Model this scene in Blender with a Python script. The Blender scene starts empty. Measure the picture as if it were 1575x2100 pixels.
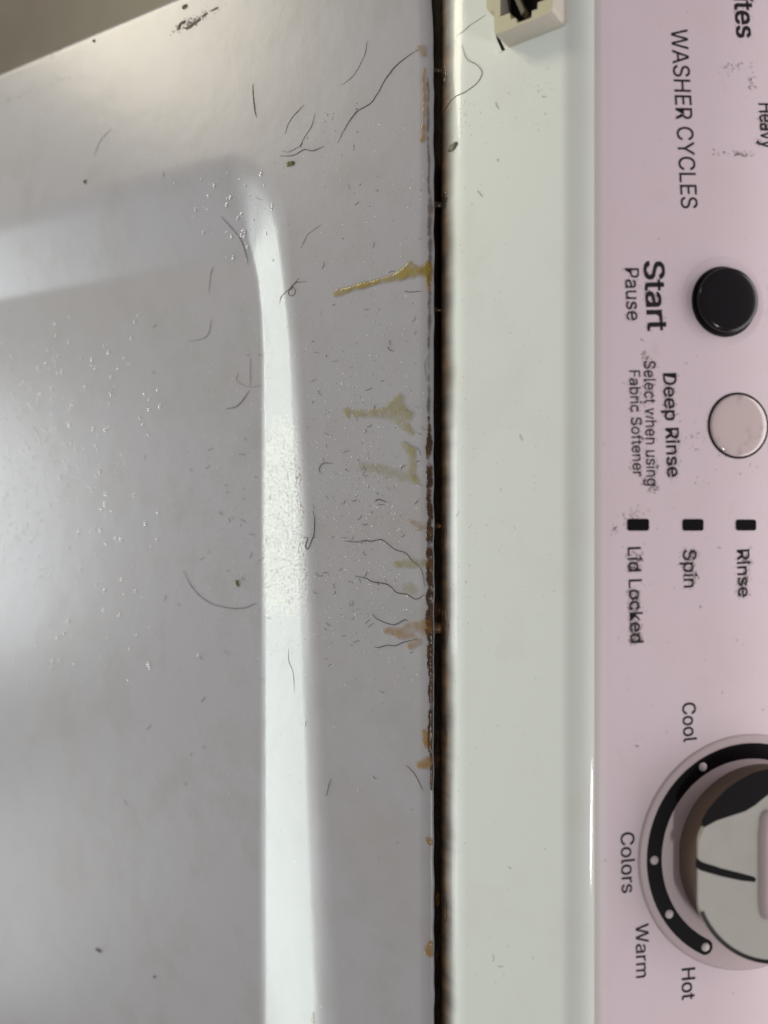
import bpy, bmesh, math, random
import numpy as np
from mathutils import Vector, Matrix, noise
from mathutils.geometry import tessellate_polygon

R = random.Random(7)
SC = bpy.context.scene
COL = SC.collection

# ------------------------------------------------------------------ camera
TILT = math.radians(31.0)
S, C = math.sin(TILT), math.cos(TILT)
F, W, H = 1577.0, 1575.0, 2100.0
CAM = Vector((0.0, 0.1044, 0.2014))
DV, RV = Vector((0, -S, -C)), Vector((0, C, -S))      # view direction, picture right (picture down is +X)
cd = bpy.data.cameras.new('camera')
cam = bpy.data.objects.new('camera', cd)
COL.objects.link(cam)
cam.matrix_world = Matrix(((0, -1, 0, CAM.x), (C, 0, S, CAM.y), (-S, 0, C, CAM.z), (0, 0, 0, 1)))
cd.sensor_fit = 'VERTICAL'
cd.sensor_height = 36.0
cd.lens = F / H * 36.0
cd.clip_start, cd.clip_end = 0.005, 50.0
cd.dof.use_dof = True
cd.dof.focus_distance = 0.240
cd.dof.aperture_fstop = 7.0
SC.camera = cam

# ------------------------------------------------------------------ light
wd = bpy.data.worlds.new('World')
SC.world = wd
wd.use_nodes = True
bg = wd.node_tree.nodes['Background']
bg.inputs['Color'].default_value = (1.0, 0.955, 0.975, 1)
bg.inputs['Strength'].default_value = 0.22


def area(name, loc, target, sx, sy, power, color, spread=180):
    ld = bpy.data.lights.new(name, 'AREA')
    ld.shape = 'RECTANGLE'
    ld.size, ld.size_y, ld.energy, ld.color = sx, sy, power, color
    ld.spread = math.radians(spread)
    o = bpy.data.objects.new(name, ld)
    COL.objects.link(o)
    o.location = loc
    o.rotation_euler = (Vector(target) - Vector(loc)).to_track_quat('-Z', 'Y').to_euler()
    return o


area('low_window_light', (0.24, -1.20, 0.115), (0.06, -0.04, 0), 1.70, 0.16, 9.8, (0.89, 1.0, 0.93))
area('high_window_light', (0.05, -1.05, 0.47), (0, -0.15, 0), 0.40, 0.22, 2.3, (0.90, 0.96, 1.0))
area('side_fill_light', (0.56, -0.92, 0.44), (0.1, -0.15, 0), 0.26, 0.20, 0.45, (0.93, 0.95, 1.0))  # added light for the glow low on the recess floor
area('warm_lamp_light', (-0.62, -0.60, 0.42), (-0.16, -0.12, 0), 0.25, 0.25, 2.6, (1.0, 0.91, 0.70))
area('panel_fill_light', (0.10, 1.10, -0.30), (0, 0.08, -0.02), 1.80, 0.70, 13.0, (1.0, 0.955, 0.96))  # added fill from below lid level to brighten the panel
area('rear_lamp_light', (0.51, 0.92, 0.68), (0.05, 0.05, 0), 0.18, 0.03, 2.6, (1.0, 0.99, 0.97))

vs = SC.view_settings
vs.view_transform, vs.look, vs.gamma = 'Standard', 'None', 1.0
vs.exposure = 0.17
SC.cycles.max_bounces = 8


# ------------------------------------------------------------------ materials
def mat(name, color, rough=0.5, spec=0.5, coat=0.0, metallic=0.0, bump=None, vary=None, alpha=None, alpha_attr=None, trans=0.0, coat_rough=0.05, blotch=0):
    m = bpy.data.materials.new(name)
    m.use_nodes = True
    nt = m.node_tree
    b = nt.nodes['Principled BSDF']
    b.inputs['Base Color'].default_value = (*color, 1)
    b.inputs['Roughness'].default_value = rough
    b.inputs['Specular IOR Level'].default_value = spec
    b.inputs['Coat Weight'].default_value = coat
    b.inputs['Coat Roughness'].default_value = coat_rough
    b.inputs['Metallic'].default_value = metallic
    b.inputs['Transmission Weight'].default_value = trans
    tc = nt.nodes.new('ShaderNodeTexCoord')
    if bump:
        prev = None
        for sc_, st in bump:
            n = nt.nodes.new('ShaderNodeTexNoise')
            n.inputs['Scale'].default_value = sc_
            n.inputs['Detail'].default_value = 3
            nt.links.new(tc.outputs['Object'], n.inputs['Vector'])
            bp = nt.nodes.new('ShaderNodeBump')
            bp.inputs['Strength'].default_value = st
            bp.inputs['Distance'].default_value = 0.3 / sc_
            nt.links.new(n.outputs['Fac'], bp.inputs['Height'])
            if prev:
                nt.links.new(prev.outputs['Normal'], bp.inputs['Normal'])
            prev = bp
        nt.links.new(prev.outputs['Normal'], b.inputs['Normal'])
    if vary:
        cur = None
        for sc_, col, lo, hi, amt in vary:
            n = nt.nodes.new('ShaderNodeTexNoise')
            n.inputs['Scale'].default_value = sc_
            n.inputs['Detail'].default_value = 6
            n.inputs['Roughness'].default_value = 0.62
            nt.links.new(tc.outputs['Object'], n.inputs['Vector'])
            mr = nt.nodes.new('ShaderNodeMapRange')
            mr.inputs['From Min'].default_value, mr.inputs['From Max'].default_value = lo, hi
            mr.inputs['To Max'].default_value = amt
            nt.links.new(n.outputs['Fac'], mr.inputs['Value'])
            mx = nt.nodes.new('ShaderNodeMix')
            mx.data_type = 'RGBA'
            nt.links.new(mr.outputs['Result'], mx.inputs['Factor'])
            if cur:
                nt.links.new(cur.outputs['Result'], mx.inputs['A'])
            else:
                mx.inputs['A'].default_value = (*color, 1)
            mx.inputs['B'].default_value = (*col, 1)
            cur = mx
        nt.links.new(cur.outputs['Result'], b.inputs['Base Color'])
    if alpha is not None:
        b.inputs['Alpha'].default_value = alpha
    if alpha_attr:
        at = nt.nodes.new('ShaderNodeAttribute')
        at.attribute_name = 'thick'
        mr = nt.nodes.new('ShaderNodeMapRange')
        mr.inputs['From Max'].default_value = alpha_attr[0]
        mr.inputs['To Max'].default_value = alpha_attr[1]
        nt.links.new(at.outputs['Fac'], mr.inputs['Value'])
        out = mr.outputs['Result']
        if blotch:
            n = nt.nodes.new('ShaderNodeTexNoise')
            n.inputs['Scale'].default_value = 260
            n.inputs['Detail'].default_value = 5
            n.inputs['Distortion'].default_value = 1.2
            nt.links.new(tc.outputs['Object'], n.inputs['Vector'])
            m2 = nt.nodes.new('ShaderNodeMapRange')
            m2.inputs['From Min'].default_value, m2.inputs['From Max'].default_value = 0.32, 0.62
            m2.inputs['To Min'].default_value = 0.35
            nt.links.new(n.outputs['Fac'], m2.inputs['Value'])
            mm = nt.nodes.new('ShaderNodeMath')
            mm.operation = 'MULTIPLY'
            nt.links.new(out, mm.inputs[0])
            nt.links.new(m2.outputs['Result'], mm.inputs[1])
            out = mm.outputs[0]
        nt.links.new(out, b.inputs['Alpha'])
    return m


M = {}
M['enamel'] = mat('white_enamel', (0.445, 0.435, 0.455), 0.31, 0.40, bump=[(900, 0.035), (90, 0.03)],
                  vary=[(14, (0.41, 0.39, 0.38), 0.50, 0.72, 0.6), (45, (0.35, 0.345, 0.305), 0.50, 0.74, 0.42)])
M['plastic'] = mat('offwhite_plastic', (0.77, 0.80, 0.745), 0.46, 0.4, coat=0.32, coat_rough=0.07, bump=[(1400, 0.04)],
                   vary=[(30, (0.68, 0.67, 0.61), 0.52, 0.75, 0.5)])
M['overlay'] = mat('pink_overlay', (0.635, 0.525, 0.565), 0.42, 0.45, bump=[(1800, 0.04)],
                   vary=[(35, (0.60, 0.48, 0.50), 0.46, 0.75, 0.55), (160, (0.54, 0.43, 0.43), 0.60, 0.80, 0.5)])
M['print'] = mat('black_print', (0.014, 0.011, 0.016), 0.5, 0.15)
M['gloss_black'] = mat('gloss_black', (0.006, 0.004, 0.006), 0.16, 0.35)
M['dark'] = mat('dark_recess', (0.012, 0.009, 0.008), 0.7, 0.2)
M['window'] = mat('indicator_black', (0.004, 0.003, 0.004), 0.3, 0.12)
M['cream'] = mat('cream_plastic', (0.56, 0.515, 0.35), 0.5, 0.4, bump=[(1200, 0.05)])
M['cream_shade'] = mat('shaded_cream_plastic', (0.44, 0.40, 0.34), 0.55, 0.35)  # darker cream copy: painted shade on the catch sides and slot walls
M['lever'] = mat('lever_plastic', (0.17, 0.145, 0.10), 0.45, 0.4)
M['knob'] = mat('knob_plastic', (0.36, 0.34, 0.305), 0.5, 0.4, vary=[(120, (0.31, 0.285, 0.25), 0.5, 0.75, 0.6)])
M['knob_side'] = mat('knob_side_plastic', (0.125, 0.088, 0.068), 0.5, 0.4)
M['grip'] = mat('grip_plastic', (0.54, 0.44, 0.44), 0.22, 0.5)
M['lens'] = mat('button_lens', (0.60, 0.49, 0.48), 0.10, 0.5, coat=0.5, vary=[(260, (0.30, 0.24, 0.23), 0.55, 0.75, 0.5)])
M['bezel'] = mat('bezel_plastic', (0.52, 0.415, 0.43), 0.4, 0.4)
M['dot'] = mat('white_print', (0.62, 0.56, 0.55), 0.5, 0.3)
M['hair'] = mat('dark_hair', (0.042, 0.037, 0.032), 0.3, 0.5)
M['hair_pale'] = mat('pale_hair', (0.24, 0.23, 0.21), 0.4, 0.5)
M['hair_brown'] = mat('brown_hair', (0.08, 0.045, 0.035), 0.4, 0.5)
M['yellow'] = mat('dried_yellow', (0.42, 0.30, 0.035), 0.25, 0.5, bump=[(500, 0.12)], alpha_attr=(1.0, 0.80), blotch=1)
M['pale_yellow'] = mat('dried_pale_yellow', (0.40, 0.345, 0.085), 0.3, 0.5, bump=[(500, 0.1)], alpha_attr=(1.0, 0.54), blotch=1)
M['amber'] = mat('dried_amber', (0.41, 0.22, 0.02), 0.16, 0.5, bump=[(700, 0.15)], alpha_attr=(0.9, 0.80), blotch=1)
M['rust'] = mat('brown_grime', (0.060, 0.026, 0.008), 0.22, 0.5, bump=[(700, 0.4)], alpha_attr=(0.7, 0.88),
                vary=[(220, (0.24, 0.105, 0.018), 0.50, 0.70, 0.85)])
M['seam_dark'] = mat('seam_shade_grime', (0.010, 0.006, 0.004), 0.5, 0.12, bump=[(500, 0.4)], vary=[(75, (0.10, 0.045, 0.010), 0.60, 0.76, 0.8)])  # near-black paints the seam's shade, brown patches are grime
M['olive'] = mat('olive_crumb', (0.15, 0.13, 0.045), 0.5, 0.4, bump=[(2500, 0.3)])
M['crumb'] = mat('grey_crumb', (0.20, 0.185, 0.13), 0.6, 0.3)
M['lint'] = mat('dark_lint', (0.13, 0.125, 0.12), 0.6, 0.3)
M['dirt'] = mat('brown_dirt', (0.11, 0.08, 0.06), 0.8, 0.1, alpha=0.26)
M['fleck'] = mat('pale_dust', (0.80, 0.80, 0.78), 0.3, 0.5)
M['residue'] = mat('dried_residue', (0.53, 0.515, 0.49), 0.33, 0.40, coat=0.08, coat_rough=0.1)
M['droplet'] = mat('dried_droplet', (0.62, 0.62, 0.62), 0.13, 0.6, coat=0.8)
M['cabinet'] = mat('cabinet_enamel', (0.55, 0.54, 0.52), 0.4, 0.4)
M['floor'] = mat('floor_vinyl', (0.62, 0.55, 0.40), 0.6, 0.3, vary=[(3, (0.46, 0.41, 0.29), 0.4, 0.7, 0.7)])


# ------------------------------------------------------------------ object helpers
ROOT_LOC = Vector((0.07, 0.0, -0.92))


def thing(name, label, cat, loc=(0, 0, 0), group=None):
    o = bpy.data.objects.new(name, None)
    COL.objects.link(o)
    o.location = loc
    o['label'], o['category'] = label, cat
    if group:
        o['group'] = group
    return o


def mk(name, verts, faces, m, parent=None, smooth=True, thick=None, mats=None, fmat=None):
    verts = np.asarray(verts, dtype=float)
    org = Vector((0, 0, 0))
    if parent is None:
        org = Vector((verts[:, 0].mean(), verts[:, 1].mean(), verts[:, 2].min()))
        verts = verts - np.array(org)
    me = bpy.data.meshes.new(name)
    me.from_pydata(verts.tolist(), [], [list(f) for f in faces])
    bmn = bmesh.new()
    bmn.from_mesh(me)
    bmesh.ops.recalc_face_normals(bmn, faces=bmn.faces)
    bmn.to_mesh(me)
    bmn.free()
    me.materials.append(m)
    for mm in mats or []:
        me.materials.append(mm)
    if fmat is not None:
        me.polygons.foreach_set('material_index', fmat)
    if smooth:
        me.polygons.foreach_set('use_smooth', [True] * len(me.polygons))
    if thick is not None:
        a = me.attributes.new('thick', 'FLOAT', 'POINT')
        a.data.foreach_set('value', np.asarray(thick, dtype=float))
    me.update()
    o = bpy.data.objects.new(name, me)
    COL.objects.link(o)
    o.location = org
    if parent is not None:
        o.parent = parent
        if parent.type == 'EMPTY':
            o.matrix_parent_inverse = Matrix.Translation(-parent.location)
    return o


def tag(o, label, cat, group=None):
    o['label'], o['category'] = label, cat
    if group:
        o['group'] = group
    return o


def grid_faces(nu, nv, closed_v=False):
    f = []
    for i in range(nu - 1):
        for j in range(nv - 1 if not closed_v else nv):
            k = (j + 1) % nv
            f.append((i * nv + j, (i + 1) * nv + j, (i + 1) * nv + k, i * nv + k))
    return f


# ------------------------------------------------------------------ geometry of the place
def ray(px, py):
    return DV + RV * ((px - W / 2) / F) + Vector((1, 0, 0)) * ((py - H / 2) / F)


def hit_z(px, py, z):
    v = ray(px, py)
    t = (z - CAM.z) / v.z
    return CAM + v * t


def tan_px(px):
    return math.tan(TILT - math.atan((px - W / 2) / F))


def y_at(px, z):
    return CAM.y - (CAM.z - z) * tan_px(px)


def sstep(a, b, x):
    t = min(1.0, max(0.0, (x - a) / (b - a)))
    return t * t * (3 - 2 * t)


# lid: outer edge, recess walls
E0, E1 = hit_z(0, 148, 0), hit_z(342, 0, 0)


def edge_x(y):
    k = (y - E0.y) / (E1.y - E0.y)
    return E0.x + (E1.x - E0.x) * k


def depth_x(x):
    return 0.0088 + 0.0062 * min(1.3, max(0.0, (x + 0.09) / 0.26))


_oy = [(-0.30, y_at(560, 0)), (-0.118, y_at(566, 0)), (-0.085, y_at(580, 0)), (-0.055, y_at(600, 0)), (0.0, y_at(618, 0)),
       (0.055, y_at(634, 0)), (0.165, y_at(667, 0)), (0.5, y_at(705, 0))]
_ox = np.array([a for a, b in _oy]); _oyv = np.array([b for a, b in _oy])
_ix = np.array([-0.125, -0.1045, -0.0936, -0.0827, -0.070, -0.0546, 0.0])
_ip = np.array([500.0, 506.0, 515.0, 529.0, 537.0, 540.0, 541.0])
T0, T1 = hit_z(0, 455, 0), hit_z(490, 335, 0)        # foot of the end wall on the rim
Q0, Q1 = hit_z(0, 615, -0.008), hit_z(520, 520, -0.008)


def lerp_line(a, b, y):
    k = (y - a.y) / (b.y - a.y)
    return a.x + (b.x - a.x) * k


def prof(t):                      # 0 on the rim, 1 on the recess floor, filleted ends
    a, b = 0.17, 0.07
    if t <= -a:
        return 0.0
    if t < a:
        return (t + a) ** 2 / (4 * a)
    if t < 1 - b:
        return t
    if t < 1 + b:
        return 1 - (1 + b - t) ** 2 / (4 * b)
    return 1.0


def smin(a, b, k):
    h = max(k - abs(a - b), 0.0) / k
    return min(a, b) - h * h * k * 0.25


def lid_z(x, y):
    d = depth_x(x)
    yo = float(np.interp(x, _ox, _oyv))
    yi = y_at(float(np.interp(x, _ix, _ip)), -d)
    t = (yo - y) / (yo - yi)
    xo = lerp_line(T0, T1, y)
    xi = lerp_line(Q0, Q1, y)
    u = (x - xo) / (xi - xo)
    u2 = (0.285 - x) / 0.02
    t2 = (y + 0.335) / 0.02
    a_, b_ = max(1 - t, 0.0), max(1 - u, 0.0)
    s = 1 - math.hypot(a_, b_) if a_ > 0 and b_ > 0 else min(t, u)
    s = smin(s, min(u2, t2), 0.5) if min(u2, t2) < 2 else s
    z = -d * prof(s)
    # folded lip at the seam
    q = (y + 0.0042) / 0.0042
    if q > 0:
        q = min(q, 1.0)
        z -= 0.0015 * (1 - math.sqrt(max(0.0, 1 - q * q)))
    # shallow belly so the sheet metal is not dead flat
    z += 0.00012 * math.sin(x * 31 + 0.6) * math.sin(y * 27)
    return z


XCORNER = hit_z(880, 120, 0).x


def seam_y(x):                    # the seam edge turns away at the corner
    return -0.0004 - 2.2 * max(0.0, XCORNER - x) ** 2 + 0.00034 * noise.noise(Vector((x * 150, 0, 0))) + 0.0001 * math.sin(x * 60)


def lid_hit(px, py, lift=0.0):
    z = 0.0
    for _ in range(14):
        p = hit_z(px, py, z)
        z = 0.5 * z + 0.5 * (lid_z(p.x, min(p.y, -0.0001)) + lift)
    return hit_z(px, py, z)


# console profile (y, z): gap wall, fillet, front strip, round shoulder, sloping panel
A6 = math.radians(6.5)
AP = math.radians(-40)
P0 = Vector((0, y_at(945, -0.0002), -0.0002))
SD = Vector((0, math.cos(A6), math.sin(A6)))
SN = Vector((0, -math.sin(A6), math.cos(A6)))
PD = Vector((0, math.cos(AP), math.sin(AP)))
PN = Vector((0, -math.sin(AP), math.cos(AP)))


def plane_hit(px, py, p, n, lift=0.0):
    v = ray(px, py)
    q = p + n * lift
    return CAM + v * ((q - CAM).dot(n) / v.dot(n))


P1 = plane_hit(1148, 1050, P0, SN)
_l = []
for i in range(13):               # round shoulder from the strip slope to the panel slope
    a = A6 + (AP - A6) * (1 - (1 - i / 12) ** 1.3)
    _l.append(a)
_sh = [P1.copy()]
STEP = 0.00082
for a in _l:
    _sh.append(_sh[-1] + Vector((0, math.cos(a), math.sin(a))) * STEP)
PE = _sh[-1]
PANEL_END = PE + PD * 0.115
prof_pts = [(y_at(903, -0.0034) + 0.0012, -0.060), (y_at(903, -0.0034) + 0.0002, -0.0080), (y_at(902, -0.0034), -0.0040)]
for px, z in [(908, -0.0030), (913, -0.00255), (920, -0.0019), (928, -0.0012), (937, -0.0006)]:
    prof_pts.append((y_at(px, z), z))
for i in range(15):
    q = P0.lerp(P1, i / 15)
    prof_pts.append((q.y, q.z))
prof_pts += [(q.y, q.z) for q in _sh]
prof_pts += [((PE + PD * s).y, (PE + PD * s).z) for s in (0.01, 0.03, 0.06, 0.115)]
prof_pts += [(PANEL_END.y + 0.002, PANEL_END.z - 0.02), (PANEL_END.y, -0.25)]
_cy = np.array([p[0] for p in prof_pts[2:-2]]); _cz = np.array([p[1] for p in prof_pts[2:-2]])


def con_z(x, y):
    return float(np.interp(y, _cy, _cz))


def con_hit(px, py, lift=0.0):
    z = 0.0
    for _ in range(14):
        p = hit_z(px, py, z)
        z = 0.5 * z + 0.5 * (con_z(p.x, p.y) + lift)
    return hit_z(px, py, z)


def panel(px, py, lift=0.0):
    return plane_hit(px, py, PE, PN, lift)


OV = 0.0004                       # overlay thickness


# ------------------------------------------------------------------ setting
fl = mk('floor', [(-4, -4, -0.92), (4, -4, -0.92), (4, 4, -0.92), (-4, 4, -0.92)], [(0, 1, 2, 3)], M['floor'], smooth=False)
fl['kind'] = 'structure'

# ------------------------------------------------------------------ washing machine
wm = thing('washing_machine', 'white washing machine with grimy lid and pinkish control panel', 'washing machine', ROOT_LOC)

# lid
ys = np.concatenate([np.linspace(-0.40, -0.23, 36)[:-1], np.linspace(-0.23, -0.11, 130)[:-1], np.linspace(-0.11, -0.045, 180)[:-1],
                     np.linspace(-0.045, -0.005, 50)[:-1], np.linspace(-0.005, -0.0006, 14)[:-1],
                     -0.0006 + 0.0006 * np.sin(np.linspace(0, math.pi / 2, 7))])
us = np.linspace(0, 1, 340)
us = us ** 1.0
XM = 0.34
verts, faces = [], []
nu, nv = len(us) + 6, len(ys) + 3
rows = []
for i in range(nu):
    row = []
    for y in ys:
        x0 = edge_x(y)
        if i < 6:                  # rolled side edge
            a = math.pi / 2 * i / 6
            x = x0 + 0.0022 * (1 - math.sin(a)) * 1.0
            x = x0 - 0.0 + 0.0022 - 0.0022 * math.cos(math.pi / 2 - a)
            x = x0 + 0.0022 * (1 - math.sin(math.pi / 2 - (math.pi / 2 - a)) if False else 1 - math.cos(math.pi / 2 - a))
            x = x0 + 0.0022 * (1 - math.cos(a))
            z = lid_z(x, y) - 0.0022 * (1 - math.sin(a))
            if i == 0:
                z -= 0.016
        else:
            x = x0 + 0.0022 + (XM - x0 - 0.0022) * us[i - 6]
            z = lid_z(x, y)
        sy = seam_y(x) * sstep(-0.03, 0.0, y)
        row.append((x, y + sy, z))
    lx, ly, lz = row[-1]
    row.append((lx, ly, min(lz, -0.0015) - 0.0003))
    row.append((lx, ly - 0.0002, -0.014))
    row.append((lx, ly - 0.004, -0.0145))
    verts += row
faces = grid_faces(nu, nv)
# underside skirt along the front and the far side
lid = mk('lid', verts, faces, M['enamel'], wm, mats=[M['seam_dark']])
# the back of the folded lip: near-black paints the gap's shade over brown grime
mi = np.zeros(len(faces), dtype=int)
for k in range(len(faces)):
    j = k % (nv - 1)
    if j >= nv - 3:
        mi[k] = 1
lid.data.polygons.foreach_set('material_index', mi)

# cabinet
cx0, cx1, cy0, cy1 = edge_x(-0.2) + 0.012, XM - 0.006, -0.392, 0.055
bm = bmesh.new()
bmesh.ops.create_cube(bm, size=1)
for v in bm.verts:
    v.co = Vector(((cx0 + 0.06) if v.co.x < 0 else cx1, cy0 if v.co.y < 0 else cy1, -0.90 if v.co.z < 0 else -0.030))
bmesh.ops.bevel(bm, geom=[e for e in bm.edges], offset=0.008, segments=3, affect='EDGES')
mk('cabinet', [v.co[:] for v in bm.verts], [[v.index for v in f.verts] for f in bm.faces], M['cabinet'], wm)
bm.free()

# console
xs = np.linspace(-0.215, XM, 60)
verts = [(x, y + (0.0), z) for x in xs for (y, z) in prof_pts]
n = len(prof_pts)
faces = grid_faces(len(xs), n)
# end caps
faces.append(tuple(range(n)))
faces.append(tuple(range((len(xs) - 1) * n, len(xs) * n))[::-1])
# console foot: brown drip stain, its fade also painting the shade beside the gap
con_m = M['plastic'].copy()
con_m.name = 'stained_shaded_plastic'
nt = con_m.node_tree
b = nt.nodes['Principled BSDF']
src = b.inputs['Base Color'].links[0].from_socket
tc = [q for q in nt.nodes if q.type == 'TEX_COORD'][0]
sep = nt.nodes.new('ShaderNodeSeparateXYZ')
nt.links.new(tc.outputs['Object'], sep.inputs[0])
nz = nt.nodes.new('ShaderNodeTexNoise')
nz.inputs['Scale'].default_value = 60
nz.inputs['Detail'].default_value = 5
mp = nt.nodes.new('ShaderNodeMapping')
mp.inputs['Scale'].default_value = (1.0, 0.12, 0.12)
nt.links.new(tc.outputs['Object'], mp.inputs['Vector'])
nt.links.new(mp.outputs['Vector'], nz.inputs['Vector'])
ma = nt.nodes.new('ShaderNodeMath'); ma.operation = 'MULTIPLY_ADD'
nt.links.new(nz.outputs['Fac'], ma.inputs[0]); ma.inputs[1].default_value = -0.0042
nt.links.new(sep.outputs['Y'], ma.inputs[2])
mr = nt.nodes.new('ShaderNodeMapRange'); mr.interpolation_type = 'SMOOTHSTEP'
mr.inputs['From Min'].default_value, mr.inputs['From Max'].default_value = 0.0006, 0.0060
mr.inputs['To Min'].default_value, mr.inputs['To Max'].default_value = 0.97, 0.0
nt.links.new(ma.outputs[0], mr.inputs['Value'])
mx = nt.nodes.new('ShaderNodeMix'); mx.data_type = 'RGBA'
nt.links.new(mr.outputs['Result'], mx.inputs['Factor'])
nt.links.new(src, mx.inputs['A'])
n3 = nt.nodes.new('ShaderNodeTexNoise')
n3.inputs['Scale'].default_value = 170
nt.links.new(mp.outputs['Vector'], n3.inputs['Vector'])
r3 = nt.nodes.new('ShaderNodeMapRange')
r3.inputs['From Min'].default_value, r3.inputs['From Max'].default_value = 0.40, 0.66
nt.links.new(n3.outputs['Fac'], r3.inputs['Value'])
m3 = nt.nodes.new('ShaderNodeMix'); m3.data_type = 'RGBA'
nt.links.new(r3.outputs['Result'], m3.inputs['Factor'])
m3.inputs['A'].default_value = (0.035, 0.018, 0.007, 1)
m3.inputs['B'].default_value = (0.15, 0.075, 0.022, 1)
nt.links.new(m3.outputs['Result'], mx.inputs['B'])
nt.links.new(mx.outputs['Result'], b.inputs['Base Color'])
mk('console', verts, faces, con_m, wm)

# pinkish overlay with a rounded raised edge
ov = []
for (s, l) in [(-0.0022, -0.0002), (-0.0016, -0.00002), (-0.0010, 0.00014), (-0.0005, 0.00026), (0.0, 0.00034), (0.0006, OV), (0.004, OV), (0.03, OV), (0.10, OV), (0.1005, -0.0001)]:
    q = PE + PD * s + PN * l
    ov.append((q.y, q.z))
xs2 = np.linspace(-0.2, XM - 0.015, 80)
mk('control_panel', [(x, y, z) for x in xs2 for (y, z) in ov], grid_faces(len(xs2), len(ov)), M['overlay'], wm)


nt = M['overlay'].node_tree
b = nt.nodes['Principled BSDF']
src = b.inputs['Base Color'].links[0].from_socket
tc = [q for q in nt.nodes if q.type == 'TEX_COORD'][0]
sep = nt.nodes.new('ShaderNodeSeparateXYZ')
nt.links.new(tc.outputs['Object'], sep.inputs[0])
mr = nt.nodes.new('ShaderNodeMapRange'); mr.interpolation_type = 'SMOOTHSTEP'
mr.inputs['From Min'].default_value, mr.inputs['From Max'].default_value = PE.y - 0.0016, PE.y + 0.0026
nt.links.new(sep.outputs['Y'], mr.inputs['Value'])
mx = nt.nodes.new('ShaderNodeMix'); mx.data_type = 'RGBA'
nt.links.new(mr.outputs['Result'], mx.inputs['Factor'])
mx.inputs['A'].default_value = (0.66, 0.60, 0.59, 1)
nt.links.new(src, mx.inputs['B'])
nt.links.new(mx.outputs['Result'], b.inputs['Base Color'])

# lettering
try:
    FONT = bpy.data.fonts.load(bpy.utils.system_resource('DATAFILES', path='fonts') + '/Inter.woff2')
except Exception:
    FONT = None


def text_mesh(text, weight, shear):
    c = bpy.data.curves.new('lettering', 'FONT')
    c.body, c.size, c.offset, c.shear, c.resolution_u = text, 1.0, weight, shear, 4
    if FONT:
        c.font = FONT
    o = bpy.data.objects.new('lettering', c)
    COL.objects.link(o)
    dg = bpy.context.evaluated_depsgraph_get()
    me = bpy.data.meshes.new_from_object(o.evaluated_get(dg))
    v = np.array([q.co[:] for q in me.vertices])
    fs = [list(p.vertices) for p in me.polygons]
    bpy.data.objects.remove(o)
    return v, fs


CAPH = text_mesh('H', 0.0, 0.0)[0][:, 1].max()
print('cap height', CAPH, FONT)
def lettering(text, b0, b1, cap, weight=0.0, shear=0.0, m='print'):
    v, fs = text_mesh(text, 0.0, shear)
    lift = OV + 0.00005
    p0, p1 = panel(*b0, lift), panel(*b1, lift)
    u = (p1 - p0)
    ln = u.length
    u.normalize()
    vv = PN.cross(u)
    hp = panel((b0[0] + b1[0]) / 2 + cap, (b0[1] + b1[1]) / 2, lift) - panel((b0[0] + b1[0]) / 2, (b0[1] + b1[1]) / 2, lift)
    sy = hp.length / CAPH
    x0, x1 = v[:, 0].min(), v[:, 0].max()
    sx = ln / (x1 - x0)
    pts, allf = [], []
    weight = max(weight, 0.006)
    cop = [(-weight, -weight * 0.4), (weight, -weight * 0.4), (-weight, weight * 0.4), (weight, weight * 0.4), (0, 0)]
    for ci, (ox, oy) in enumerate(cop):
        o_ = len(pts)
        pts += [p0 + u * (q[0] - x0 + ox) * sx + vv * (q[1] + oy) * sy + PN * (ci * 0.000004) for q in v]
        allf += [tuple(o_ + k for k in f) for f in fs]
    fs = allf
    oo = mk('lettering', [p[:] for p in pts], fs, M[m], wm, smooth=False)
    oo['label'] = 'black printed words ' + text if ' ' in text else 'black printed word ' + text
    return pts


dirt_pts = []
LET = [
    ('WASHER CYCLES', (1376, 59), (1397.5, 427), 33.5, 0.0, 0.0, 0),
    ('Start', (1320.5, 537), (1328.5, 677), 41, 0.022, 0.0, 0.4),
    ('Pause', (1281.5, 550), (1286, 657), 28.5, 0.0, 0.0, 0.2),
    ('Deep Rinse', (1360, 766), (1369, 978), 27, 0.014, 0.0, 0.6),
    ('Select when using', (1320.5, 740), (1326.5, 996), 23.4, 0.0, 0.0, 0.35),
    ('Fabric Softener', (1290.5, 760), (1298.5, 976), 22, 0.0, 0.0, 0.2),
    ('Lid Locked', (1287.5, 1123), (1293.5, 1319), 26.5, 0.010, 0.0, 1.2),
    ('Spin', (1401, 1128), (1403, 1205), 26.5, 0.010, 0.0, 0.8),
    ('Rinse', (1511.5, 1128), (1514.5, 1224), 25, 0.010, 0.0, 1.0),
    ('Cool', (1399.5, 1442.5), (1402.5, 1522), 27, 0.012, 0.0, 0),
    ('Colors', (1273, 1708.5), (1275.5, 1832), 27.5, 0.010, 0.0, 0),
    ('Warm', (1304, 1896), (1305, 2006), 26, 0.008, 0.0, 0),
    ('Hot', (1398.6, 1987), (1399, 2051), 27, 0.012, 0.0, 0),
    ('Whites', (1499, -92), (1511.5, 76), 38, 0.022, 0.0, 0.3),
    ('Heavy', (1556, 212), (1562, 304), 30, 0.012, 0.0, 0.6),
]
for t, b0, b1, cap, wt, sh, dirt in LET:
    pts = lettering(t, b0, b1, cap, wt, sh)
    dirt_pts += [(p, dirt) for p in pts if R.random() < 0.16 * dirt]


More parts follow.
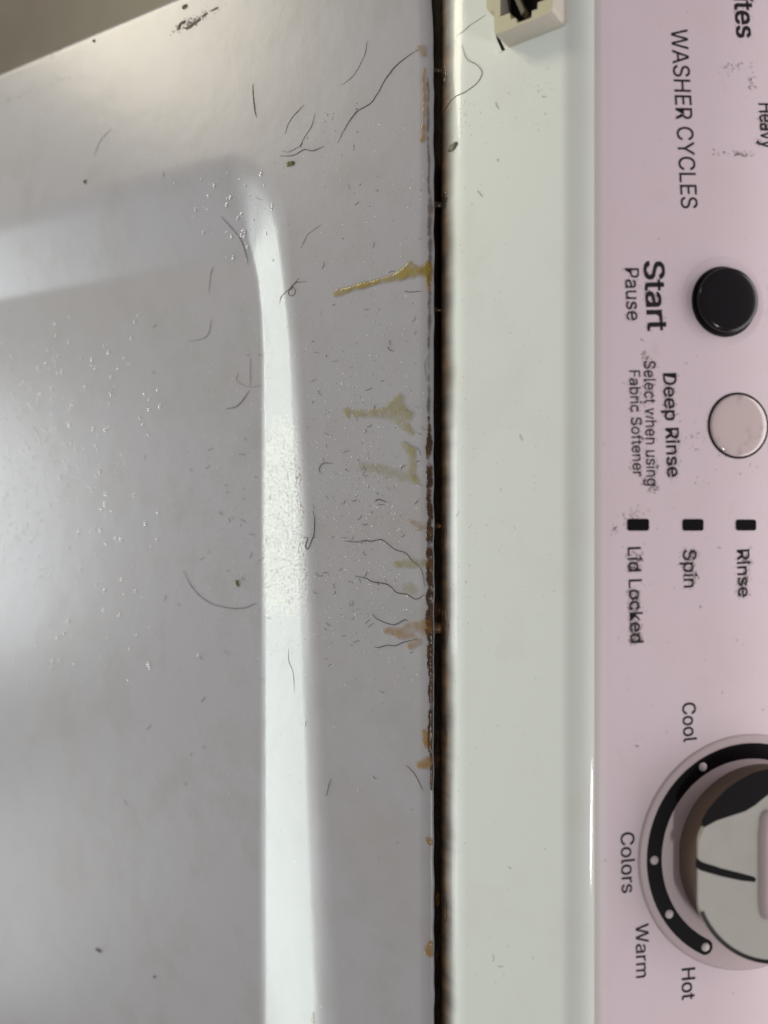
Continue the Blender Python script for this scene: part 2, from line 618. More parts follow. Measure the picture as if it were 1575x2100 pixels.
# flat patch on the panel from picture points, with thickness
def panel_plate(name, outline, lift0, lift1, m, parent, bevel=0.0, smooth=False, pl=panel):
    top = [pl(x, y, lift1) for x, y in outline]
    ctr = sum(top, Vector()) / len(top)
    vs_, fs_ = [], []
    nn = len(top)
    low = [pl(x, y, lift0) for x, y in outline]
    if bevel:
        ins = [p.lerp(ctr, bevel / max(1e-9, (p - ctr).length)) for p in top]
        mid = [p - PN * bevel * 0.7 for p in top]
        vs_ = low + mid + ins
        for k in range(nn):
            j = (k + 1) % nn
            fs_ += [(k, j, nn + j, nn + k), (nn + k, nn + j, 2 * nn + j, 2 * nn + k)]
        fs_.append(tuple(range(2 * nn, 3 * nn)))
    else:
        vs_ = low + top
        for k in range(nn):
            j = (k + 1) % nn
            fs_.append((k, j, nn + j, nn + k))
        fs_.append(tuple(range(nn, 2 * nn)))
    return mk(name, [v[:] for v in vs_], fs_, m, parent, smooth=smooth)


def rrect(x0, y0, x1, y1, r, k=4):
    o = []
    for cx, cy, a0 in ((x1 - r, y1 - r, 0), (x0 + r, y1 - r, 90), (x0 + r, y0 + r, 180), (x1 - r, y0 + r, 270)):
        for i in range(k + 1):
            a = math.radians(a0 + 90 * i / k)
            o.append((cx + r * math.cos(a), cy + r * math.sin(a)))
    return o


for (x0, y0, x1, y1) in ((1286.5, 1064, 1331.5, 1088.5), (1400, 1064.5, 1443, 1088.5), (1509.5, 1065.5, 1551, 1088)):
    panel_plate('indicator_window', rrect(x0, y0, x1, y1, 5), OV - 0.0002, OV + 0.00012, M['window'], wm)


# turned pieces that stand on the panel: rings of (radius, lift)
UX = Vector((1, 0, 0))


def turned(name, ctr, rings, m, parent, n=72, cap=True, a0=0.0, a1=None, mats=None, bands=None, flat=None, smooth=True):
    vs_, fs_ = [], []
    full = a1 is None
    cnt = n if full else n + 1
    for r, l in rings:
        for k in range(cnt):
            a = a0 + ((2 * math.pi if full else a1 - a0) * k / n)
            dx, dy = math.cos(a) * r, math.sin(a) * r
            if flat is not None:
                dy = max(dy, -flat)
            vs_.append(ctr + UX * dx + PD * dy + PN * l)
    fs_ = grid_faces(len(rings), cnt, closed_v=full)
    if cap:
        fs_.append(tuple(range((len(rings) - 1) * cnt, len(rings) * cnt)))
    return mk(name, [v[:] for v in vs_], fs_, m, parent, smooth=smooth)


def panel_uv(px, py, ctr, lift):
    p = panel(px, py, lift) - ctr
    return p.dot(UX), p.dot(PD)


# start button
bc = panel(1483, 620, 0)
br = 0.5 * (panel(1480, 686, 0.004) - panel(1480, 552, 0.004)).length
sb = thing('start_button', 'x', 'x')
COL.objects.unlink(sb); bpy.data.objects.remove(sb)
dish = turned('start_button', bc, [(br * 1.50, OV - 0.0001), (br * 1.40, OV + 0.00005), (br * 1.30, OV + 0.00008), (br * 1.12, OV + 0.00004), (br * 1.09, OV + 0.00002)],
              M['overlay'], wm, cap=False)
turned('button_well', bc, [(br * 1.10, OV + 0.00006), (br * 1.0, OV + 0.00010)], M['dark'], dish, cap=True)
turned('button_cap', bc, [(br * 1.0, OV), (br * 1.0, 0.0022), (br * 0.985, 0.0027), (br * 0.94, 0.0030), (br * 0.86, 0.0031), (br * 0.7, 0.00317),
                          (br * 0.45, 0.00324), (br * 0.2, 0.00327)], M['gloss_black'], dish)

# deep rinse button: clear domed lens in a thin dark groove
rc = panel(1514, 873, OV)
rr = 0.5 * (panel(1514, 941, OV) - panel(1514, 805, OV)).length
gr = turned('rinse_button', rc, [(rr * 1.0, -0.0002), (rr * 1.0, 0.00012), (rr * 0.93, 0.00013)], M['dark'], wm, cap=True)
turned('button_lens', rc, [(rr * 0.935, 0.0), (rr * 0.935, 0.0002), (rr * 0.915, 0.0004), (rr * 0.86, 0.00052), (rr * 0.7, 0.0006), (rr * 0.45, 0.00067), (rr * 0.2, 0.0007)],
       M['lens'], gr)

# temperature dial
DP = (1534, 1747)
dc = panel(*DP, OV)
DR = 0.5 * (panel(DP[0], 1989, OV) - panel(DP[0], 1505, OV)).length
dial = turned('temperature_dial', dc, [(DR, -0.0003), (DR * 0.995, 0.0003), (DR * 0.975, 0.0005), (DR * 0.6, 0.0005)], M['bezel'], wm, n=96, cap=True)
dots = [(1438, 1566), (1347, 1764), (1376, 1872), (1446, 1944)]
angs = []
for px, py in dots:
    u, v = panel_uv(px, py, dc, OV + 0.0006)
    angs.append((math.atan2(v, u), math.hypot(u, v)))
rm = sum(a[1] for a in angs) / 4
hw = DR * 0.066
a_hot = angs[3][0]
# arc from the hot end over the left side towards the right, round capped
steps = 110
a_end = a_hot - math.radians(275)
arc_v, arc_f = [], []
for k in range(steps + 1):
    a = a_hot + (a_end - a_hot) * k / steps
    for r in (rm - hw, rm + hw):
        arc_v.append(dc + UX * math.cos(a) * r + PD * math.sin(a) * r + PN * 0.00058)
arc_f = grid_faces(steps + 1, 2)
e0 = len(arc_v)
ec = dc + UX * math.cos(a_hot) * rm + PD * math.sin(a_hot) * rm + PN * 0.00058
for k in range(17):
    a = a_hot + math.pi * k / 16
    arc_v.append(ec + (UX * math.cos(a) + PD * math.sin(a)) * hw)
arc_f.append(tuple(range(e0, e0 + 17)))
mk('scale_arc', [v[:] for v in arc_v], arc_f, M['print_arc'] if 'print_arc' in M else M['window'], dial, smooth=False)
for (a, r) in angs:
    q = dc + UX * math.cos(a) * rm + PD * math.sin(a) * rm
    turned('scale_dot', q, [(DR * 0.036, 0.0006), (DR * 0.033, 0.00075)], M['dot'], dial, n=20)
KH = 0.0095
KO = dc + PD * 0.0032
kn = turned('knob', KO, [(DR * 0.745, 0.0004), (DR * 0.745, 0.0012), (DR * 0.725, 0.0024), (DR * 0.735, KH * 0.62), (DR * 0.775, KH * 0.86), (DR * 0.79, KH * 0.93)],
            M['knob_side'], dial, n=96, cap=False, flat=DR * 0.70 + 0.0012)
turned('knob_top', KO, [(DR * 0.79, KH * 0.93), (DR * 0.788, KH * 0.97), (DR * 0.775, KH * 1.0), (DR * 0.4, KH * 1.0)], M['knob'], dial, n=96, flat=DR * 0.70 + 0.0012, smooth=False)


def ktop(px, py, lift=0.0):
    return panel(px, py, OV + KH + lift)


leaf = [(1437, 1693), (1440, 1680), (1450, 1662), (1468, 1640), (1490, 1618), (1515, 1600), (1545, 1584), (1580, 1576), (1612, 1578), (1612, 1606),
        (1590, 1620), (1570, 1634), (1548, 1652), (1528, 1664), (1500, 1673), (1470, 1683), (1446, 1696)]
panel_plate('finger_scoop', leaf, -0.0004, 0.0001, M['window'], dial, pl=ktop)
dx, dy = 1548 - 1419, 1805 - 1766
pl_ = [(1427, 1760), (1430, 1761), (1440, 1768), (1480, 1781), (1520, 1791), (1546, 1798), (1551, 1803), (1548, 1809), (1520, 1806), (1478, 1797), (1440, 1786), (1427, 1779)]
panel_plate('pointer_line', pl_, -0.0004, 0.0001, M['window'], dial, pl=ktop)
ra = []
for px, py in ((1442, 1868), (1660, 1990)):
    q = ktop(px, py) - KO
    ra.append(math.atan2(q.dot(PD), q.dot(UX)))
turned('knob_edge_line', KO, [(DR * 0.784, KH + 0.00004), (DR * 0.752, KH + 0.00012), (DR * 0.750, KH - 0.0002)], M['window'], dial, n=40, cap=False, a0=ra[0], a1=ra[1], flat=DR * 0.70 + 0.0012)
# raised finger grip across the knob
gv, gf = [], []
gx = [1664, 1676, 1710, 1760, 1810, 1850, 1872, 1884]
prof_g = [(0.0, -0.0004), (0.0002, 0.0004), (0.0018, 0.0010), (0.0042, 0.0017), (0.0065, 0.0024), (0.0085, 0.0027), (0.010, 0.0027), (0.0125, 0.0024), (0.0136, 0.0016), (0.014, 0.0006), (0.014, -0.0004)]
for k, py in enumerate(gx):
    e = {0: 0.0012, 1: 0.0004, 6: 0.0004, 7: 0.0012}.get(k, 0.0)
    b0 = ktop(1556, py)
    for (w_, l_) in prof_g:
        gv.append(b0 + PD * (w_ + (e if w_ < 0.007 else -e)) + PN * (l_ - (e * 0.8 if l_ > 0.001 else 0)))
gf = grid_faces(len(gx), len(prof_g))
gf += [tuple(range(len(prof_g))), tuple(range((len(gx) - 1) * len(prof_g), len(gx) * len(prof_g)))[::-1]]
mk('grip', [v[:] for v in gv], gf, M['grip'], dial)


# latch catch: cream block with a stepped slot, standing proud of the console strip
def strip(px, py, lift=0.0):
    return plane_hit(px, py, P0, SN, lift)


LP = 0.0075
lat_out = [(1013.5, -75), (1013.5, 62), (1015, 70), (1019, 70), (1124, 27.5), (1131, 22), (1134, 12), (1134, -75)]
slot = [(1026, -45), (1026, 33.5), (1045.5, 26.5), (1047.5, 39.5), (1057.5, 36.5), (1061, 47.5), (1090, 36), (1091, 22.5), (1102.5, 18.5), (1103, 5.5), (1119, -1), (1119, -45)]
top_o = [strip(x, y, LP) for x, y in lat_out]
top_i = [strip(x, y, LP) for x, y in slot]
tri = tessellate_polygon([[Vector((p.x, p.y, 0)) for p in top_o], [Vector((p.x, p.y, 0)) for p in top_i]])
no, ni = len(top_o), len(top_i)
vs_ = top_o + top_i + [p - SN * (LP + 0.002) for p in top_o] + [p - SN * (LP - 0.0016) for p in top_i]
fs_ = [tuple(t) for t in tri]
fm = [0] * len(fs_)
for k in range(no):
    j = (k + 1) % no
    fs_.append((k, j, no + ni + j, no + ni + k)); fm.append(1)
for k in range(ni):
    j = (k + 1) % ni
    fs_.append((no + k, no + j, no + ni + no + j, no + ni + no + k)); fm.append(1)
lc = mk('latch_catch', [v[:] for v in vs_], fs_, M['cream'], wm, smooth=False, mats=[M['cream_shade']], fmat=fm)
cav = [strip(x, y, 0.0015) for x, y in slot]
mk('slot_floor', [(p + SN * 0.0002)[:] for p in cav], [tuple(range(ni))], M['dark'], lc, smooth=False)
nub = [(998, -14), (997.5, 14), (1000, 21), (1003, 24), (1013, 20), (1016, 18), (1016, -14)]
tn = [strip(x, y, LP * 0.95) for x, y in nub]
vs_ = tn + [p - SN * 0.005 for p in tn]
k_ = len(nub)
mk('latch_nub', [v[:] for v in vs_], [tuple(range(k_))] + [(k, (k + 1) % k_, k_ + (k + 1) % k_, k_ + k) for k in range(k_)], M['cream'], lc, smooth=False)
lev = [(1043, -30), (1052, -30), (1076, 22), (1069, 30)]
tl = [strip(x, y, 0.0055) for x, y in lev]
vs_ = tl + [p - SN * 0.0035 for p in tl]
mk('latch_lever', [v[:] for v in vs_], [(0, 1, 2, 3)] + [(k, (k + 1) % 4, 4 + (k + 1) % 4, 4 + k) for k in range(4)], M['lever'], lc, smooth=False)
# flat dark patch painting the shade of the opening round the catch
rim_o = [(1015, 60), (1016, 100), (1020, 107.5), (1036, 102.5), (1031, 92), (1021, 72)]
tr = [strip(x, y, 0.00005) for x, y in rim_o]
mk('catch_gap_shade', [v[:] for v in tr], [tuple(range(len(tr)))], M['dark'], lc, smooth=False)
rim_l = [(1013, 60), (1014.5, 100), (1019, 108), (1029, 104.5), (1020, 84), (1015.5, 70)]
tr = [strip(x, y, 0.0003) for x, y in rim_l]
vs_ = tr + [p - SN * 0.0004 for p in tr]
k_ = len(tr)
mk('catch_rim', [v[:] for v in vs_], [tuple(range(k_))] + [(k, (k + 1) % k_, k_ + (k + 1) % k_, k_ + k) for k in range(k_)], M['plastic'], lc, smooth=False)


# ------------------------------------------------------------------ hairs
def catmull(p, k):
    out = []
    q = [p[0] * 2 - p[1]] + p + [p[-1] * 2 - p[-2]]
    for i in range(1, len(q) - 2):
        for j in range(k):
            t = j / k
            a, b_, c_, d_ = q[i - 1], q[i], q[i + 1], q[i + 2]
            out.append(0.5 * ((2 * b_) + (c_ - a) * t + (2 * a - 5 * b_ + 4 * c_ - d_) * t * t + (3 * b_ - a - 3 * c_ + d_) * t ** 3))
    out.append(p[-1])
    return out


def tube(pts, rad, sides=5, up=Vector((0, 0, 1)), taper=True):
    vs_, n_ = [], len(pts)
    for i, p in enumerate(pts):
        tng = (pts[min(i + 1, n_ - 1)] - pts[max(i - 1, 0)]).normalized()
        sd = tng.cross(up).normalized()
        nn = sd.cross(tng)
        k = i / (n_ - 1)
        r = rad * (0.35 + 0.65 * min(1, 5 * k, 5 * (1 - k)) if taper else 1)
        for j in range(sides):
            a = 2 * math.pi * j / sides
            vs_.append((p + sd * math.cos(a) * r + nn * math.sin(a) * r)[:])
    f = grid_faces(n_, sides, closed_v=True)
    return vs_, f


def on(surf, px, py, lift):
    return (lid_hit if surf == 'L' else con_hit if surf == 'S' else panel)(px, py, lift)


def hair(label, pts, width=2.4, surf='L', m='hair', group='stray hairs on the lid', extra=None):
    vs_, fs_ = [], []
    for pl in [pts] + (extra or []):
        p2 = catmull([Vector((a, b_, 0)) for a, b_ in pl], 6)
        r = width * 0.5 * 0.000089
        p3 = []
        for i, q in enumerate(p2):
            w = 1.2 * noise.noise(Vector((q.x * 0.05, q.y * 0.05, 3)))
            p3.append(on(surf, q.x + w, q.y + w * 0.6, r * 0.8 + 0.00012 * max(0, noise.noise(Vector((q.x * 0.03, q.y * 0.03, 9))))))
        v, f = tube(p3, r)
        o_ = len(vs_)
        vs_ += v
        fs_ += [tuple(o_ + i for i in q) for q in f]
    o = mk('hair', vs_, fs_, M[m])
    tag(o, label, 'hair', group)
    return o


GS = 'stray hairs on the console strip'
hair('long dark hair running from the amber spot at the seam across the upper lid', [(856, 102), (826, 122), (795, 154), (774, 192), (760, 211), (735, 227), (714, 251), (692, 293)], 2.4)
hair('thin grey hair above the long dark hair near the top of the lid', [(754, 82), (746, 115), (725, 154), (700, 175)], 1.7, m='hair_pale')
hair('short thick upright dark hair above the bright recess corner', [(518, 171), (519, 196), (521.5, 220), (526, 241)], 3.0)
hair('bent grey hair right of the short upright hair', [(624, 214), (602, 237), (590, 255), (584, 276)], 2.2, m='hair_pale')
hair('wavy grey hair ending beside the olive crumb', [(646, 232), (638, 260), (623, 283), (613, 300), (592, 311), (578, 310)], 2.0, m='hair_pale')
hair('dark wavy hair lying just above the olive crumb', [(664, 300), (641, 309), (623, 307), (602, 318), (573, 320)], 2.6)
hair('dark hair sloping down the end wall below the recess corner', [(452, 443), (482, 476), (498, 502), (509, 544)], 2.2)
hair('thin pale hair on the rim right of the recess corner', [(660, 461), (634, 478), (616, 509)], 1.5, m='hair_pale')
hair('tangled dark hair knot with a loop left of the longest yellow drip', [(630, 578), (609, 579), (595, 590), (578, 607), (573, 623)], 1.8, m='hair_brown',
     extra=[[(600, 583), (592, 596), (591, 603), (597, 607), (604, 603), (605, 594), (596, 585)], [(612, 570), (600, 586), (593, 592), (603, 588)], [(596, 588), (599, 593), (588, 595)]])
hair('thin straight grey hair on the recess floor below the end wall', [(437, 546), (431, 565), (429, 600)], 1.7, m='hair_pale')
hair('curved grey hair on the recess floor in the upper middle', [(433, 653), (428, 681), (414, 695), (383, 700)], 1.8, m='hair_pale')
hair('straight fine hair hanging by the upper end of the bright wall', [(513, 733), (513, 765), (513, 792)], 1.4, m='hair_pale')
hair('hooked fine hair touching the upper end of the bright wall', [(489, 764), (487, 782), (512, 794), (536, 789)], 1.5, m='hair_pale')
hair('short dark hair angled below the hooked fine hair', [(511, 800), (489, 831), (463, 839)], 2.2)
hair('long dark arc shaped hair on the recess floor beside the bright wall', [(376, 1170), (395, 1206), (426, 1234), (464, 1246), (499, 1247), (527, 1236)], 2.2)
hair('hook shaped dark hair right of the glittering crust', [(640, 1047), (645, 1064), (644, 1090), (640, 1107), (631, 1126), (627, 1118), (630, 1103), (616, 1102)], 2.2)
hair('longest wavy dark hair reaching the seam on the middle rim', [(705, 1110), (729, 1111), (751, 1108), (760, 1110.5), (783, 1107), (808, 1126), (831, 1134), (846, 1151), (863, 1167), (871, 1204)], 2.3)
hair('thick wavy dark hair below the longest one reaching the seam', [(728, 1181), (751, 1186), (763, 1193), (794, 1198.6), (813, 1215), (834, 1218.6), (853, 1229), (870, 1219)], 2.6)
hair('dark hair bent in a shallow bowl above the amber stain', [(763, 1258.6), (774, 1270), (806, 1281), (829, 1271), (835, 1274)], 2.2)
hair('dark wavy hair along the lower edge of the amber stain', [(767, 1326), (777, 1328), (794, 1323), (809, 1324), (829, 1317), (857, 1310)], 2.2)
hair('fine hair trailing down the bright wall below the crust', [(591, 1330), (593, 1359), (601, 1379), (603, 1419)], 1.5, m='hair_pale')
hair('small brown hooked hair left of the pale yellow smear', [(683, 951), (663, 950), (654, 961), (657, 971)], 1.9, m='hair_brown')
hair('fine hair curling round the vertical yellow smear', [(829, 904), (840, 914), (856, 919), (863, 936)], 1.6, m='hair_pale')
hair('short straight brown hair by the amber bead at the lip', [(832, 1569), (850, 1588), (868, 1623)], 2.0, m='hair_brown')
hair('short faint hair on the lower rim beside the bright wall', [(678, 1597), (673, 1613), (668, 1632)], 2.0, m='hair_pale')
hair('tiny dark hair at the lip under the longest yellow drip', [(828, 597), (840, 599), (864, 597)], 1.7)
hair('tiny humped dark hair on the dusty middle rim', [(767, 1030), (774, 1024), (783, 1026), (794, 1031)], 2.2)
hair('tiny angled hair on the rim above the flared yellow stain', [(794.6, 710), (798, 717), (807, 721)], 1.7)
hair('thin hair clinging along the lip above the flared stain', [(877, 729), (871, 750), (876, 782)], 1.6, m='hair_pale')
hair('long kinked hair on the console strip below the latch catch', [(946.6, 91), (957, 120.6), (980, 135), (988, 156.5), (957, 187), (933, 199), (910, 229), (906, 246)], 1.9, 'S', group=GS)
hair('faint straight hair on the console strip left of the latch catch', [(997, 30), (962, 54), (935, 74)], 1.5, 'S', 'hair_pale', group=GS)
hair('faint brown scratchlike hair near the outer edge of the lid', [(228, 263), (206, 289), (192, 320)], 1.6, m='hair_pale')


# ------------------------------------------------------------------ drips, stains, crumbs: low mounds on a surface
def mound(name, chain, height, m, surf='L', step=0.00022, rough=0.35, nscale=420, soft=1.0, seed=0):
    """chain: list of strokes, each a list of (px, py, r px)"""
    sz = lid_z if surf == 'L' else con_z
    st = []
    for c_ in chain:
        q = []
        for px, py, r in c_:
            p = on(surf, px, py, 0)
            q.append((p.x, p.y, r * 0.000152))
        st.append(q)
    allp = [p for q in st for p in q]
    rmax = max(p[2] for p in allp) * 1.5
    x0, x1 = min(p[0] for p in allp) - rmax, max(p[0] for p in allp) + rmax
    y0, y1 = min(p[1] for p in allp) - rmax * 1.3, max(p[1] for p in allp) + rmax * 1.3
    nx, ny = int((x1 - x0) / step) + 2, int((y1 - y0) / step) + 2
    X, Y = np.meshgrid(x0 + np.arange(nx) * step, y0 + np.arange(ny) * step, indexing='ij')
    f = np.full(X.shape, -9.0)
    for q in st:
        if len(q) == 1:
            q = q + [(q[0][0] + 1e-6, q[0][1], q[0][2])]
        for (ax, ay, ar), (bx, by, br_) in zip(q[:-1], q[1:]):
            ex, ey = bx - ax, by - ay
            t = np.clip(((X - ax) * ex + (Y - ay) * ey) / (ex * ex + ey * ey + 1e-12), 0, 1)
            dd = np.hypot(X - ax - t * ex, (Y - ay - t * ey) / 1.25)
            rr_ = ar + t * (br_ - ar)
            f = np.maximum(f, 1 - (dd / rr_) ** 2)
    keep = f > -1.2
    vid = -np.ones(X.shape, dtype=int)
    vs_, th = [], []
    for i in range(nx):
        for j in range(ny):
            if keep[i, j]:
                nz_ = noise.fractal(Vector((X[i, j] * nscale, Y[i, j] * nscale, seed + 0.37)), 0.7, 2.1, 3)
                f[i, j] += rough * nz_
    fs_ = []
    for i in range(nx - 1):
        for j in range(ny - 1):
            cs = [(i, j), (i + 1, j), (i + 1, j + 1), (i, j + 1)]
            if all(keep[c_] for c_ in cs) and any(f[c_] > 0 for c_ in cs):
                for c_ in cs:
                    if vid[c_] < 0:
                        vid[c_] = len(vs_)
                        ff = max(0.0, min(1.0, f[c_]))
                        yy = min(Y[c_], -0.00002) if surf == 'L' else Y[c_]
                        xx = X[c_]
                        base = sz(xx, yy)
                        yo = yy + (seam_y(xx) * sstep(-0.03, 0, yy) if surf == 'L' else 0)
                        vs_.append((xx, yo, base + 0.00003 + height * (ff ** 0.8 if f[c_] > 0 else -0.1)))
                        th.append(ff * soft)
                fs_.append(tuple(vid[c_] for c_ in cs))
    if not fs_:
        raise ValueError(name)
    return mk(name, vs_, fs_, M[m], thick=th)


GD = 'dried drips running from the seam'
tag(mound('dried_drip', [[(692, 601, 11), (703, 599, 10), (722, 591, 7), (748, 585, 8), (778, 577, 7), (802, 571, 8), (826, 563, 14), (842, 557, 17), (860, 556, 13), (878, 553, 14)],
                         [(876, 543, 3), (880, 556, 6), (880, 584, 3)], [(826, 562, 8), (842, 540, 6)]], 0.0005, 'yellow', rough=0.3, seed=1),
    'longest yellow dried drip with a round blob at its end', 'drip', GD)
tag(mound('dried_drip', [[(710, 842, 12), (714, 855, 6)], [(710, 842, 11), (735, 847, 9), (765, 848, 12), (795, 847, 17), (820, 842, 20), (835, 850, 18)], [(800, 840, 12), (822, 818, 12)], [(820, 860, 14), (845, 885, 10)]],
          0.0004, 'pale_yellow', rough=0.5, seed=2), 'flared yellow dried drip widening towards the seam', 'drip', GD)
tag(mound('dried_drip', [[(832, 912, 9), (846, 925, 11), (850, 945, 10), (848, 965, 9), (856, 985, 10)]], 0.0003, 'pale_yellow', rough=0.5, seed=3),
    'narrow yellow smear parallel to the seam below the flared drip', 'drip', GD)
tag(mound('dried_drip', [[(745, 957, 10), (775, 961, 12), (810, 972, 13), (845, 980, 14)]], 0.0002, 'pale_yellow', rough=0.6, soft=0.6, seed=4),
    'pale yellow horizontal smear on the dusty middle rim', 'drip', GD)
tag(mound('dried_drip', [[(815, 1157, 9), (845, 1155, 11), (870, 1155, 12)]], 0.0002, 'pale_yellow', rough=0.5, soft=0.9, seed=5),
    'small yellow stain under the longest wavy hair', 'drip', GD)
tag(mound('dried_drip', [[(838, 1205, 12), (850, 1210, 12)]], 0.00015, 'pale_yellow', rough=0.6, soft=0.5, seed=6),
    'faint pale yellow patch just above the thick wavy hair', 'drip', GD)
tag(mound('dried_drip', [[(792, 1293, 7), (812, 1296, 13), (838, 1300, 14)], [(840, 1288, 11), (862, 1285, 14), (882, 1285, 18)], [(845, 1325, 9), (858, 1315, 10)]], 0.00035, 'amber', rough=0.6, soft=0.55, seed=7),
    'amber dried stain spilling over the lip between two dark hairs', 'drip', GD)
tag(mound('dried_drip', [[(862, 1569, 8), (872, 1567, 10), (882, 1565, 13)]], 0.0006, 'amber', rough=0.2, seed=8), 'amber bead on the lip beside the short brown hair', 'drip', GD)
tag(mound('dried_drip', [[(874, 1500, 5), (876, 1515, 7), (880, 1530, 7)]], 0.0004, 'amber', rough=0.3, seed=9), 'small amber streak on the lip just above the amber bead', 'drip', GD)
tag(mound('dried_drip', [[(880, 1945, 8), (886, 1955, 10), (886, 1935, 6)]], 0.0006, 'amber', rough=0.2, seed=10), 'lowest amber bead on the lip', 'drip', GD)
tag(mound('dried_drip', [[(881, 1722, 6), (886, 1728, 7)]], 0.0005, 'amber', rough=0.2, seed=11), 'tiny amber bead on the lip between two larger beads', 'drip', GD)
tag(mound('dried_drip', [[(862, 98, 7), (872, 100, 9), (874, 112, 6)]], 0.0004, 'amber', rough=0.4, soft=0.5, seed=12), 'amber spot on the lip where the long hair ends', 'drip', GD)
tag(mound('dried_drip', [[(874, 140, 4), (873, 180, 5), (875, 220, 5), (872, 265, 5), (871, 285, 7)]], 0.0004, 'amber', rough=0.5, soft=0.6, seed=13),
    'thin orange run along the lip near the top', 'drip', GD)
tag(mound('dried_drip', [[(643, 2078, 5), (642, 2095, 8)]], 0.0002, 'pale_yellow', rough=0.3, soft=0.9, seed=14), 'pale yellow spot low on the bright wall', 'drip', GD)
lip = [(883, 855, 2), (883, 900, 4), (883, 960, 5), (883, 1010, 4), (884, 1060, 5), (884, 1110, 6), (884, 1180, 6), (884, 1240, 7), (884, 1290, 9), (886, 1340, 6), (887, 1400, 4), (888, 1480, 5), (888, 1540, 5), (890, 1620, 2)]
tag(mound('dried_drip', [[(866, 556, 7), (876, 552, 9), (883, 560, 9)], [(880, 536, 3), (882, 556, 7), (882, 596, 3)]], 0.0004, 'amber', rough=0.35, seed=15), 'amber crust on the lip at the root of the longest yellow drip', 'drip', GD)
tag(mound('dried_drip', [[(848, 1072, 6), (862, 1080, 9), (878, 1082, 9)]], 0.0002, 'amber', rough=0.6, soft=0.4, seed=16), 'faint amber patch on the lip above the longest wavy hair', 'drip', GD)
o = mound('lip_grime', [lip], 0.0004, 'rust', rough=1.0, nscale=420, seed=20)
o['kind'] = 'stuff'; o['label'] = 'brown grime crusted along the lid lip'
lip2 = [(881, 160, 2), (882, 380, 2), (884, 420, 4), (884, 520, 3), (883, 640, 3), (883, 760, 2), (883, 850, 3)]
o = mound('lip_grime', [lip2], 0.0003, 'rust', rough=1.1, nscale=420, soft=0.35, seed=21)
o['kind'] = 'stuff'; o['label'] = 'thin brown crust along the upper lid lip'

film = [[(911, 130, 3), (912, 150, 5), (911, 175, 3)], [(912, 395, 3), (913, 410, 5), (912, 425, 3)], [(911, 1060, 3), (912, 1090, 5), (911, 1120, 3)], [(912, 1240, 4), (914, 1285, 8), (912, 1330, 4)], [(912, 1470, 3), (913, 1500, 5), (912, 1540, 3)], [(912, 1840, 3), (913, 1860, 5), (912, 1890, 3)]]
o = mound('foot_grime', film, 0.0002, 'rust', 'S', rough=0.9, nscale=380, soft=0.4, seed=23)
o['kind'] = 'stuff'; o['label'] = 'brown grime along the console foot'

# grime webs bridging the seam, and a thin layer down its back
gv, gf, gth = [], [], []


def web(px_y, width, sag):
    o_ = len(gv)
    a = lid_hit(884, px_y)
    b_ = con_hit(908, px_y + 2)
    n_ = 9
    for i in range(n_):
        k = i / (n_ - 1)
        p = a.lerp(b_, k)
        wdt = width * (1 - 0.55 * math.sin(math.pi * k)) * 0.000152
        dz = -sag * math.sin(math.pi * k) - 0.0006
        for s_ in (-1, -0.5, 0, 0.5, 1):
            gv.append((p.x + s_ * wdt, p.y, p.z + dz - abs(s_) * 0.0006))
            gth.append(0.6 if abs(s_) < 0.9 else 0.1)
    gf.extend(tuple(o_ + i for i in f) for f in grid_faces(n_, 5))


for py, w_, s_ in ((138, 8, 0.0003), (415, 12, 0.0004), (632, 9, 0.0008), (1078, 10, 0.0012), (1250, 30, 0.0016), (1288, 24, 0.0006), (1560, 14, 0.002), (1850, 26, 0.0024)):
    web(py, w_, s_)
o = mk('seam_grime', gv, gf, M['rust'], thick=gth)
o['kind'] = 'stuff'; o['label'] = 'dark brown grime bridging the seam under the console'

GC = 'crumbs on the machine'


def crumb(label, chain, m, h=0.0007, surf='L', seed=0, rough=0.5):
    tag(mound('crumb', chain, h, m, surf, step=0.0002, rough=rough, nscale=2200, seed=seed), label, 'crumb', GC)


crumb('olive crumb right of the recess corner', [[(592, 337, 5), (599, 335, 5)]], 'olive', seed=31)
crumb('round olive crumb at the left above the end wall', [[(174, 373, 5)]], 'olive', seed=32)
crumb('greenish lump on the console strip below the kinked hair', [[(921, 306, 5), (928, 303, 7), (934, 296, 4)]], 'crumb', surf='S', seed=33)
crumb('ragged grey clump at the top edge of the lid', [[(366, 58, 4), (370, 50, 4)], [(372, 46, 2), (380, 44, 2)], [(384, 58, 3), (392, 53, 4), (400, 46, 3)], [(404, 44, 2), (410, 40, 3)], [(418, 32, 2), (424, 28, 2)], [(434, 22, 1.6), (446, 16, 1.6)]], 'crumb', 0.0004, seed=34, rough=1.1)
crumb('dark flake close to the outer lid corner', [[(377, 15, 4), (382, 12, 3)]], 'olive', seed=35)
crumb('small flat flake by the cut outer edge of the lid', [[(193, 84, 4)]], 'crumb', seed=36)
crumb('dark crumb inside the curve of the long arc shaped hair', [[(486, 1193, 4), (488, 1200, 3)]], 'olive', seed=37)
crumb('dark crumb alone low on the recess floor', [[(199, 1947, 4), (206, 1950, 3)]], 'lint', seed=38)
crumb('tiny dark crumb lowest on the recess floor', [[(317, 2003, 2.5)]], 'lint', seed=39)
crumb('pale bead on the recess floor below the arc shaped hair', [[(407, 1344, 4)]], 'fleck', seed=40, rough=0.2)
crumb('golden crumb on the recess floor left of the glittering crust', [[(454, 1053, 4)]], 'amber', seed=41)

# ------------------------------------------------------------------ stuff: dust, lint, droplets, residue, dirt
dv, df, wv, wf, lv, lf, bv, bf = [], [], [], [], [], [], [], []


